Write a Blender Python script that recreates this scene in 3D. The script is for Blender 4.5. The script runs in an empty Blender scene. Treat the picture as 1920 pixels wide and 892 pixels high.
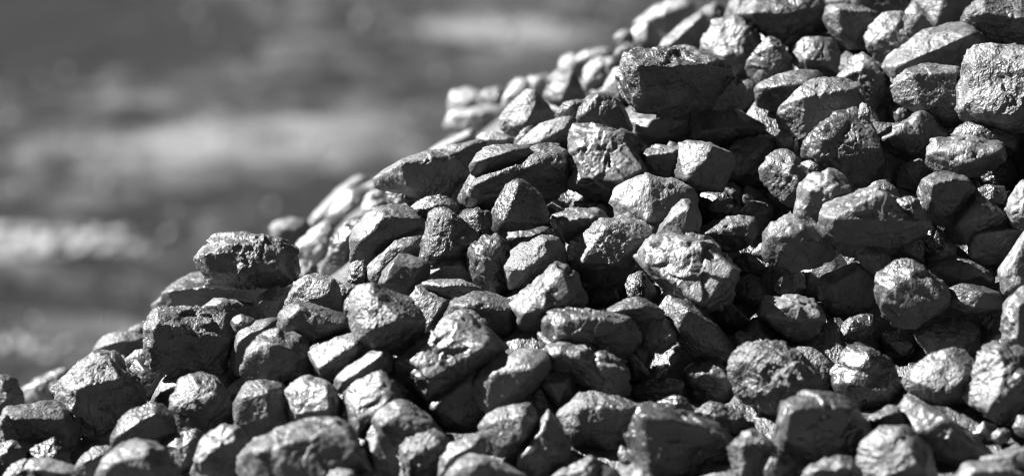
import bpy, math, random
import numpy as np
from mathutils import Vector, Matrix

# ------------------------------------------------------------------ camera, light, exposure
scene = bpy.context.scene
LENS, SENS = 100.0, 36.0
PITCH = math.radians(14.0)
S0 = 2.70                                   # metres from the lens to the middle of the heap's face
LOOK = np.array([0.0, 0.0, 1.35])           # the point the camera looks at
FWD = np.array([0.0, math.cos(PITCH), -math.sin(PITCH)])
RGT = np.array([1.0, 0.0, 0.0])
UPV = np.array([0.0, math.sin(PITCH), math.cos(PITCH)])
CAM = LOOK - FWD * S0
cam_d = bpy.data.cameras.new("camera"); cam = bpy.data.objects.new("camera", cam_d)
scene.collection.objects.link(cam); scene.camera = cam
cam.matrix_world = Matrix([[RGT[i], UPV[i], -FWD[i], CAM[i]] for i in range(3)] + [[0, 0, 0, 1]])
cam_d.lens = LENS; cam_d.sensor_width = SENS; cam_d.sensor_fit = 'HORIZONTAL'
cam_d.clip_start = 0.05; cam_d.clip_end = 4000
cam_d.dof.use_dof = True; cam_d.dof.focus_distance = 2.615; cam_d.dof.aperture_fstop = 3.0
cam_d.dof.aperture_blades = 9

SUN_CAM = np.array([-0.72, 0.67, 0.08])      # direction to the sun in camera axes (right, up, towards the lens)
SUN = SUN_CAM[0] * RGT + SUN_CAM[1] * UPV - SUN_CAM[2] * FWD
SUN = SUN / np.linalg.norm(SUN)
elev = math.asin(SUN[2]); azim = math.atan2(SUN[0], SUN[1])
sun_d = bpy.data.lights.new("sun", 'SUN'); sun_d.energy = 5.0; sun_d.angle = math.radians(0.5)
sun_d.color = (1.0, 1.0, 1.0)                 # the photograph is black and white
sun = bpy.data.objects.new("sun", sun_d); scene.collection.objects.link(sun)
sun.rotation_euler = Vector(SUN).to_track_quat('Z', 'Y').to_euler()
sun.location = (-3, 0, 5)

world = bpy.data.worlds.new("World"); scene.world = world; world.use_nodes = True
wn = world.node_tree; wn.nodes.clear()
sky = wn.nodes.new('ShaderNodeTexSky'); sky.sky_type = 'NISHITA'; sky.sun_disc = False
sky.air_density = 0.25; sky.dust_density = 0.1; sky.altitude = 2500; sky.sun_elevation = elev; sky.sun_rotation = azim
bw = wn.nodes.new('ShaderNodeRGBToBW')        # black-and-white sky light
bg = wn.nodes.new('ShaderNodeBackground'); bg.inputs['Strength'].default_value = 0.05
wo = wn.nodes.new('ShaderNodeOutputWorld')
wn.links.new(sky.outputs[0], bw.inputs[0]); wn.links.new(bw.outputs[0], bg.inputs['Color'])
wn.links.new(bg.outputs[0], wo.inputs['Surface'])
vs = scene.view_settings
vs.view_transform = 'Standard'; vs.look = 'None'; vs.gamma = 1.0; vs.exposure = 2.2
vs.use_curve_mapping = False
scene.render.engine = 'CYCLES'
scene.cycles.use_denoising = True
scene.cycles.max_bounces = 5
scene.cycles.filter_width = 1.1

# ------------------------------------------------------------------ helpers
MMPX = 0.0005 * 1.0                           # metres per photo pixel on the plane S0 away
KX = SENS / LENS / 1920.0
def unproject(px, py, t):
    return CAM + t * (FWD + (px - 960.0) * KX * RGT + (446.0 - py) * KX * UPV)
def project(P):
    v = P - CAM
    t = v @ FWD
    return 960 + (v @ RGT) / t / KX, 446 - (v @ UPV) / t / KX, t
def depth_at(px, py, d):
    g = float(np.interp(py, [-200, 100, 300, 450, 600, 800, 1000], [-60, 0, 30, 45, 50, 10, 10])) if d > -100 else 0.0
    return S0 - (py - 446.0) * 0.00022 - (d + g) * 0.001

rs0 = np.random.RandomState(7)
TAB = rs0.rand(64, 64, 64).astype(np.float32) * 2 - 1
def vnoise(p):
    f = np.floor(p); w = (p - f).astype(np.float32); i = f.astype(np.int64) & 63; j = (i + 1) & 63
    w = w * w * w * (w * (w * 6 - 15) + 10)
    x0, y0, z0 = i.T; x1, y1, z1 = j.T; wx, wy, wz = w.T
    a = TAB[x0, y0, z0] * (1 - wx) + TAB[x1, y0, z0] * wx
    b = TAB[x0, y1, z0] * (1 - wx) + TAB[x1, y1, z0] * wx
    c = TAB[x0, y0, z1] * (1 - wx) + TAB[x1, y0, z1] * wx
    d = TAB[x0, y1, z1] * (1 - wx) + TAB[x1, y1, z1] * wx
    return (a * (1 - wy) + b * wy) * (1 - wz) + (c * (1 - wy) + d * wy) * wz

def ico(level):
    import bmesh
    bm = bmesh.new(); bmesh.ops.create_icosphere(bm, subdivisions=level, radius=1.0)
    bm.verts.ensure_lookup_table()
    v = np.array([x.co[:] for x in bm.verts]); f = np.array([[x.index for x in g.verts] for g in bm.faces])
    bm.free()
    return v / np.linalg.norm(v, axis=1)[:, None], f
ICO = {n: ico(n) for n in (2, 3, 4, 5, 6)}

def hull_planes(P):
    n = len(P)
    I, J, K = np.array([(i, j, k) for i in range(n) for j in range(i + 1, n) for k in range(j + 1, n)]).T
    N = np.cross(P[J] - P[I], P[K] - P[I]); L = np.linalg.norm(N, axis=1); ok = L > 1e-9
    N = N[ok] / L[ok][:, None]; D = (N * P[I[ok]]).sum(1)
    s = np.sign(D); s[s == 0] = 1; N = N * s[:, None]; D = D * s
    H = (N @ P.T).max(1)
    k = H <= D + 1e-6
    N, D = N[k], D[k]
    out = {}
    for a, b in zip(N, D):
        out.setdefault(tuple(np.round(a, 3)), (a, b))
    return np.array([v[0] for v in out.values()]), np.array([v[1] for v in out.values()])

def rock(P, U, rng, chips=9, rough=1.0, sharp=None):
    """star-shaped broken lump: hull of P (centre at 0) with knocked-off corners, bedding steps and cracks"""
    N, D = hull_planes(P)
    R = np.abs(P).max() * 0.55 + 0.45 * np.linalg.norm(P, axis=1).mean()
    C = rng.normal(size=(chips, 3)); C /= np.linalg.norm(C, axis=1)[:, None]
    sup = (C @ P.T).max(1) * rng.uniform(0.84, 0.98, chips)
    # small spalls knocked off the edges
    nv = len(P); i1 = rng.randint(nv, size=26); i2 = rng.randint(nv, size=26); w_ = rng.uniform(0.2, 0.8, (26, 1))
    E = P[i1] * w_ + P[i2] * (1 - w_); E = E[np.linalg.norm(E, axis=1) > 0.3 * R]; E /= np.linalg.norm(E, axis=1)[:, None]
    rE = 1.0 / (E @ (N / np.maximum(D, 0.12 * R)[:, None]).T).max(1)
    T = E + rng.normal(size=E.shape) * 0.38; T /= np.linalg.norm(T, axis=1)[:, None]
    dE = (T * E).sum(1) * rE * rng.uniform(0.95, 1.0, len(E))
    ok = rng.rand(len(E)) < (0.45 if chips < 6 else 1.0)
    ok &= dE > 0.93 * (T @ P.T).max(1) * 0.93
    A = np.vstack([N / np.maximum(D, 0.12 * R)[:, None], C / sup[:, None], T[ok] / dE[ok][:, None]])
    off = rng.uniform(0, 60, 3); wild = rng.choice([0.4, 0.65, 0.9]) * (1.15 if rough > 1 else 1.0)
    # wander the facets a little so no face is a true plane
    q0 = U * 1.3 + off
    Uw = U + 0.022 * np.stack([vnoise(q0 + k * 9.1) for k in range(3)], 1)
    Uw = Uw / np.linalg.norm(Uw, axis=1)[:, None]
    p = sharp or rng.uniform(70, 180)
    G = np.maximum(Uw @ A.T, 0)
    m = G.max(1)
    r = 1.0 / (m * ((G / m[:, None]) ** p).sum(1) ** (1.0 / p))
    X = U * r[:, None] / R                     # unit-size rock
    b = rng.normal(size=3); b /= np.linalg.norm(b)
    w1 = vnoise(X * 1.6 + off); w2 = vnoise(X * 3.7 + off + 11)
    h = 0.022 * w1 + 0.012 * w2
    # ledges: each patch of the surface broken at its own level and tilt
    Xw = X + 0.10 * np.stack([vnoise(X * 2.6 + off + k * 7.7) for k in range(3)], 1)
    Xw = (Xw / np.linalg.norm(Xw, axis=1)[:, None]).astype(np.float32)
    for K_, beta, amp, tilt in ((18, 420.0, 0.015, 0.15), (90, 1600.0, 0.006 * rough, 0.17)):
        S_ = rng.normal(size=(K_, 3)).astype(np.float32); S_ /= np.linalg.norm(S_, axis=1)[:, None]
        g_ = (rng.normal(size=(K_, 3)) * tilt).astype(np.float32); a_ = (rng.normal(size=K_) * amp).astype(np.float32)
        a_ -= (g_ * S_).sum(1)
        Dm = Xw @ S_.T; Dm -= Dm.max(1)[:, None]; Dm *= beta; np.exp(Dm, out=Dm)
        h += wild * np.clip((Dm * (Xw @ g_.T + a_)).sum(1) / Dm.sum(1), -0.07, 0.06)
    # bedding steps
    t = (X @ b) * rng.uniform(3.5, 6.0) + 0.8 * w1 + 0.35 * w2
    fr = t - np.floor(t)
    h += wild * rng.uniform(0.01, 0.045) * (np.minimum(fr / 0.82, (1 - fr) / 0.18) - 0.5) * np.clip(0.5 + 1.4 * vnoise(X * 1.9 + off + 23), 0, 1)
    # shell-like scallops: cells with sharp ridges
    n3 = vnoise(X * 5.2 + off + 31); h += rough * 0.008 * (0.5 - np.abs(n3))
    n4 = vnoise(X * 11.0 * np.array([1, 1, 1]) + off + 41); h += rough * 0.015 * (0.5 - np.abs(n4))
    n5 = vnoise(X * 22.0 + off + 5); h += rough * 0.011 * n5 + rough * 0.006 * vnoise(X * 41.0 + off)
    # cracks
    cr = np.abs(vnoise(X * 2.4 + off + 3) + 0.25 * w2)
    h -= 0.030 * np.exp(-(cr / 0.018) ** 2) * (vnoise(X * 1.5 + off + 17) > 0.0)
    return U * (r * (1 + h))[:, None]

def mesh_of(name, V, F, mat, smooth=True):
    me = bpy.data.meshes.new(name)
    me.vertices.add(len(V)); me.vertices.foreach_set('co', np.asarray(V, np.float32).ravel())
    me.loops.add(len(F) * 3); me.loops.foreach_set('vertex_index', np.asarray(F, np.int32).ravel())
    me.polygons.add(len(F)); me.polygons.foreach_set('loop_start', np.arange(0, len(F) * 3, 3, dtype=np.int32))
    me.polygons.foreach_set('loop_total', np.full(len(F), 3, np.int32))
    if smooth: me.polygons.foreach_set('use_smooth', np.ones(len(F), bool))
    me.update(calc_edges=True); me.materials.append(mat)
    return me
def link(name, me, loc=(0, 0, 0), **props):
    o = bpy.data.objects.new(name, me); o.location = loc
    scene.collection.objects.link(o)
    for k, v in props.items(): o[k] = v
    return o

# ------------------------------------------------------------------ materials
def coal(name, base, r0, r1, dust, bump=1.0):
    m = bpy.data.materials.new(name); m.use_nodes = True; nt = m.node_tree; nd = nt.nodes; ln = nt.links
    bs = nd['Principled BSDF']
    tc = nd.new('ShaderNodeTexCoord'); oi = nd.new('ShaderNodeObjectInfo')
    ad = nd.new('ShaderNodeVectorMath'); ad.operation = 'MULTIPLY_ADD'
    cb = nd.new('ShaderNodeCombineXYZ')
    for k in range(3): ln.new(oi.outputs['Random'], cb.inputs[k])
    ad.inputs[1].default_value = (7, 5, 3); ln.new(cb.outputs[0], ad.inputs[0]); ln.new(tc.outputs['Object'], ad.inputs[2])
    def noise(scale, det, rough=0.6, dist=0.0, typ='FBM'):
        n = nd.new('ShaderNodeTexNoise'); n.noise_type = typ
        n.inputs['Scale'].default_value = scale; n.inputs['Detail'].default_value = det
        n.inputs['Roughness'].default_value = rough; n.inputs['Distortion'].default_value = dist
        ln.new(ad.outputs[0], n.inputs['Vector']); return n.outputs['Fac']
    def ramp(src, a, b, va, vb):
        r = nd.new('ShaderNodeMapRange'); r.inputs['From Min'].default_value = a; r.inputs['From Max'].default_value = b
        r.inputs['To Min'].default_value = va; r.inputs['To Max'].default_value = vb; ln.new(src, r.inputs['Value']); return r.outputs[0]
    def mth(op, a, b):
        x = nd.new('ShaderNodeMath'); x.operation = op
        for k, s in enumerate((a, b)):
            if isinstance(s, (int, float)): x.inputs[k].default_value = s
            else: ln.new(s, x.inputs[k])
        return x.outputs[0]
    # bedding frame: grain runs one way through each lump
    vr = nd.new('ShaderNodeVectorRotate'); vr.rotation_type = 'EULER_XYZ'; ln.new(ad.outputs[0], vr.inputs['Vector'])
    er = nd.new('ShaderNodeVectorMath'); er.operation = 'SCALE'; er.inputs['Scale'].default_value = 9.0
    cb2 = nd.new('ShaderNodeCombineXYZ'); ln.new(oi.outputs['Random'], cb2.inputs[0])
    ln.new(mth('FRACT', mth('MULTIPLY', oi.outputs['Random'], 7.3), 0), cb2.inputs[1]); ln.new(mth('FRACT', mth('MULTIPLY', oi.outputs['Random'], 31.7), 0), cb2.inputs[2])
    ln.new(cb2.outputs[0], er.inputs[0]); ln.new(er.outputs[0], vr.inputs['Rotation'])
    st = nd.new('ShaderNodeVectorMath'); st.operation = 'MULTIPLY'; st.inputs[1].default_value = (0.8, 1.0, 1.6); ln.new(vr.outputs[0], st.inputs[0])
    def gnoise(scale, det, rough=0.6, dist=0.0):
        n = nd.new('ShaderNodeTexNoise'); n.inputs['Scale'].default_value = scale; n.inputs['Detail'].default_value = det
        n.inputs['Roughness'].default_value = rough; n.inputs['Distortion'].default_value = dist
        ln.new(st.outputs[0], n.inputs['Vector']); return n.outputs['Fac']
    big = noise(42, 4, 0.6, 0.3); patch = noise(24, 2, 0.5); mid = gnoise(95, 3.5, 0.62, 0.3); fine = noise(430, 1.0, 0.5); mid2 = gnoise(210, 1.8, 0.6, 0.5)
    dustm = ramp(mth('ADD', big, mth('MULTIPLY', fine, 0.4)), 0.66, 0.86, 0.0, 1.0)
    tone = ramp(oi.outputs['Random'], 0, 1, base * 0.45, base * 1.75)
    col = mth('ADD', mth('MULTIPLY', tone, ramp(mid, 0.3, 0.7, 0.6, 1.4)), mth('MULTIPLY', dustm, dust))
    cc = nd.new('ShaderNodeCombineColor')
    for k in range(3): ln.new(col, cc.inputs[k])
    ln.new(cc.outputs[0], bs.inputs['Base Color'])
    rg = mth('ADD', ramp(mth('ADD', patch, mth('MULTIPLY', fine, 0.6)), 0.55, 1.05, r0, r1), mth('MULTIPLY', dustm, 0.12))
    ln.new(rg, bs.inputs['Roughness'])
    bs.inputs['IOR'].default_value = 1.78
    # relief: smooth satin fracture faces next to rough crumbly ones
    amt = ramp(patch, 0.38, 0.62, 0.6, 1.25)
    amt = mth('MULTIPLY', amt, ramp(mth('FRACT', mth('MULTIPLY', oi.outputs['Random'], 13.7), 0), 0, 1, 0.35, 1.2))
    hgt = mth('MULTIPLY', mth('ADD', mth('ADD', mth('MULTIPLY', mid, 0.9), mth('MULTIPLY', mid2, 0.75)), mth('MULTIPLY', fine, 0.4)), amt)
    bp = nd.new('ShaderNodeBump'); bp.inputs['Strength'].default_value = bump; bp.inputs['Distance'].default_value = 0.0023
    ln.new(hgt, bp.inputs['Height']); ln.new(bp.outputs[0], bs.inputs['Normal'])
    return m
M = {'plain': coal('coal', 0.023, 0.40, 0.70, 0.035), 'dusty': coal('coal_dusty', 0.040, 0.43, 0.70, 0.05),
     'glossy': coal('coal_glossy', 0.014, 0.32, 0.58, 0.01), 'pale': coal('coal_sunlit_tint', 0.085, 0.36, 0.62, 0.08, 0.9),  # the pale one paints sunlight on the far lumps as lighter coal
     'satin': coal('coal_satin', 0.036, 0.42, 0.62, 0.035, 0.7), 'crumbly': coal('coal_crumbly', 0.022, 0.36, 0.70, 0.04, 1.3)}

# ------------------------------------------------------------------ traced lumps
# which lumps look alike in finish, and which way their front faces lean
SUNLIT_TINT = 'a1 a2 a8 a12 a16 a17 a18 a19 a20 b2 b3 b4 b5 b6 b7 d29 d30 d31 d32 d35 e9'.split()  # sunlit lumps, mostly far ones, their brightness put into the base colour
SATIN = 'B D b23 E c11 G0 c17 c21 c23 c35 d14 d16 d19 d22 d51 d53 d54 f3 K f11 f12 f18 f24'.split()
DUSTY = 'a4 a7 a14 b1 b9 b15 b16 b30 c1 c8 c18 P c37 d13 I d21 d24 d27 d33 d44 d45 d48 F d61 e2 e5 e7 e16 e20 e21 N f9 f14 M f27 f28'.split()
CRUMBLY = 'A a10 b1 b11 b14 b17 P d4 I d26 d28 d36 e5 L e13 e15 f10 J'.split()
GLOSSY = 'b12 b25 b32 c5 c12 c14 c15 c29 R c41 H d49 e4 e14 e18 f20 f33 f35 f37 f38 f41 f43 f44 f45 f46 f48'.split()
LEAN_BACK = 'a7 b1 B b16 b23 c1 E c8 c11 c17 c21 c22 P c30 c35 d14 d16 I d19 d45 d53 d54 e5 N f11 f18 M f24'.split()
LEAN_OVER = 'A Q b18 b19 c12 R H d26 d41 L e11 f2 f23'.split()
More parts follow.
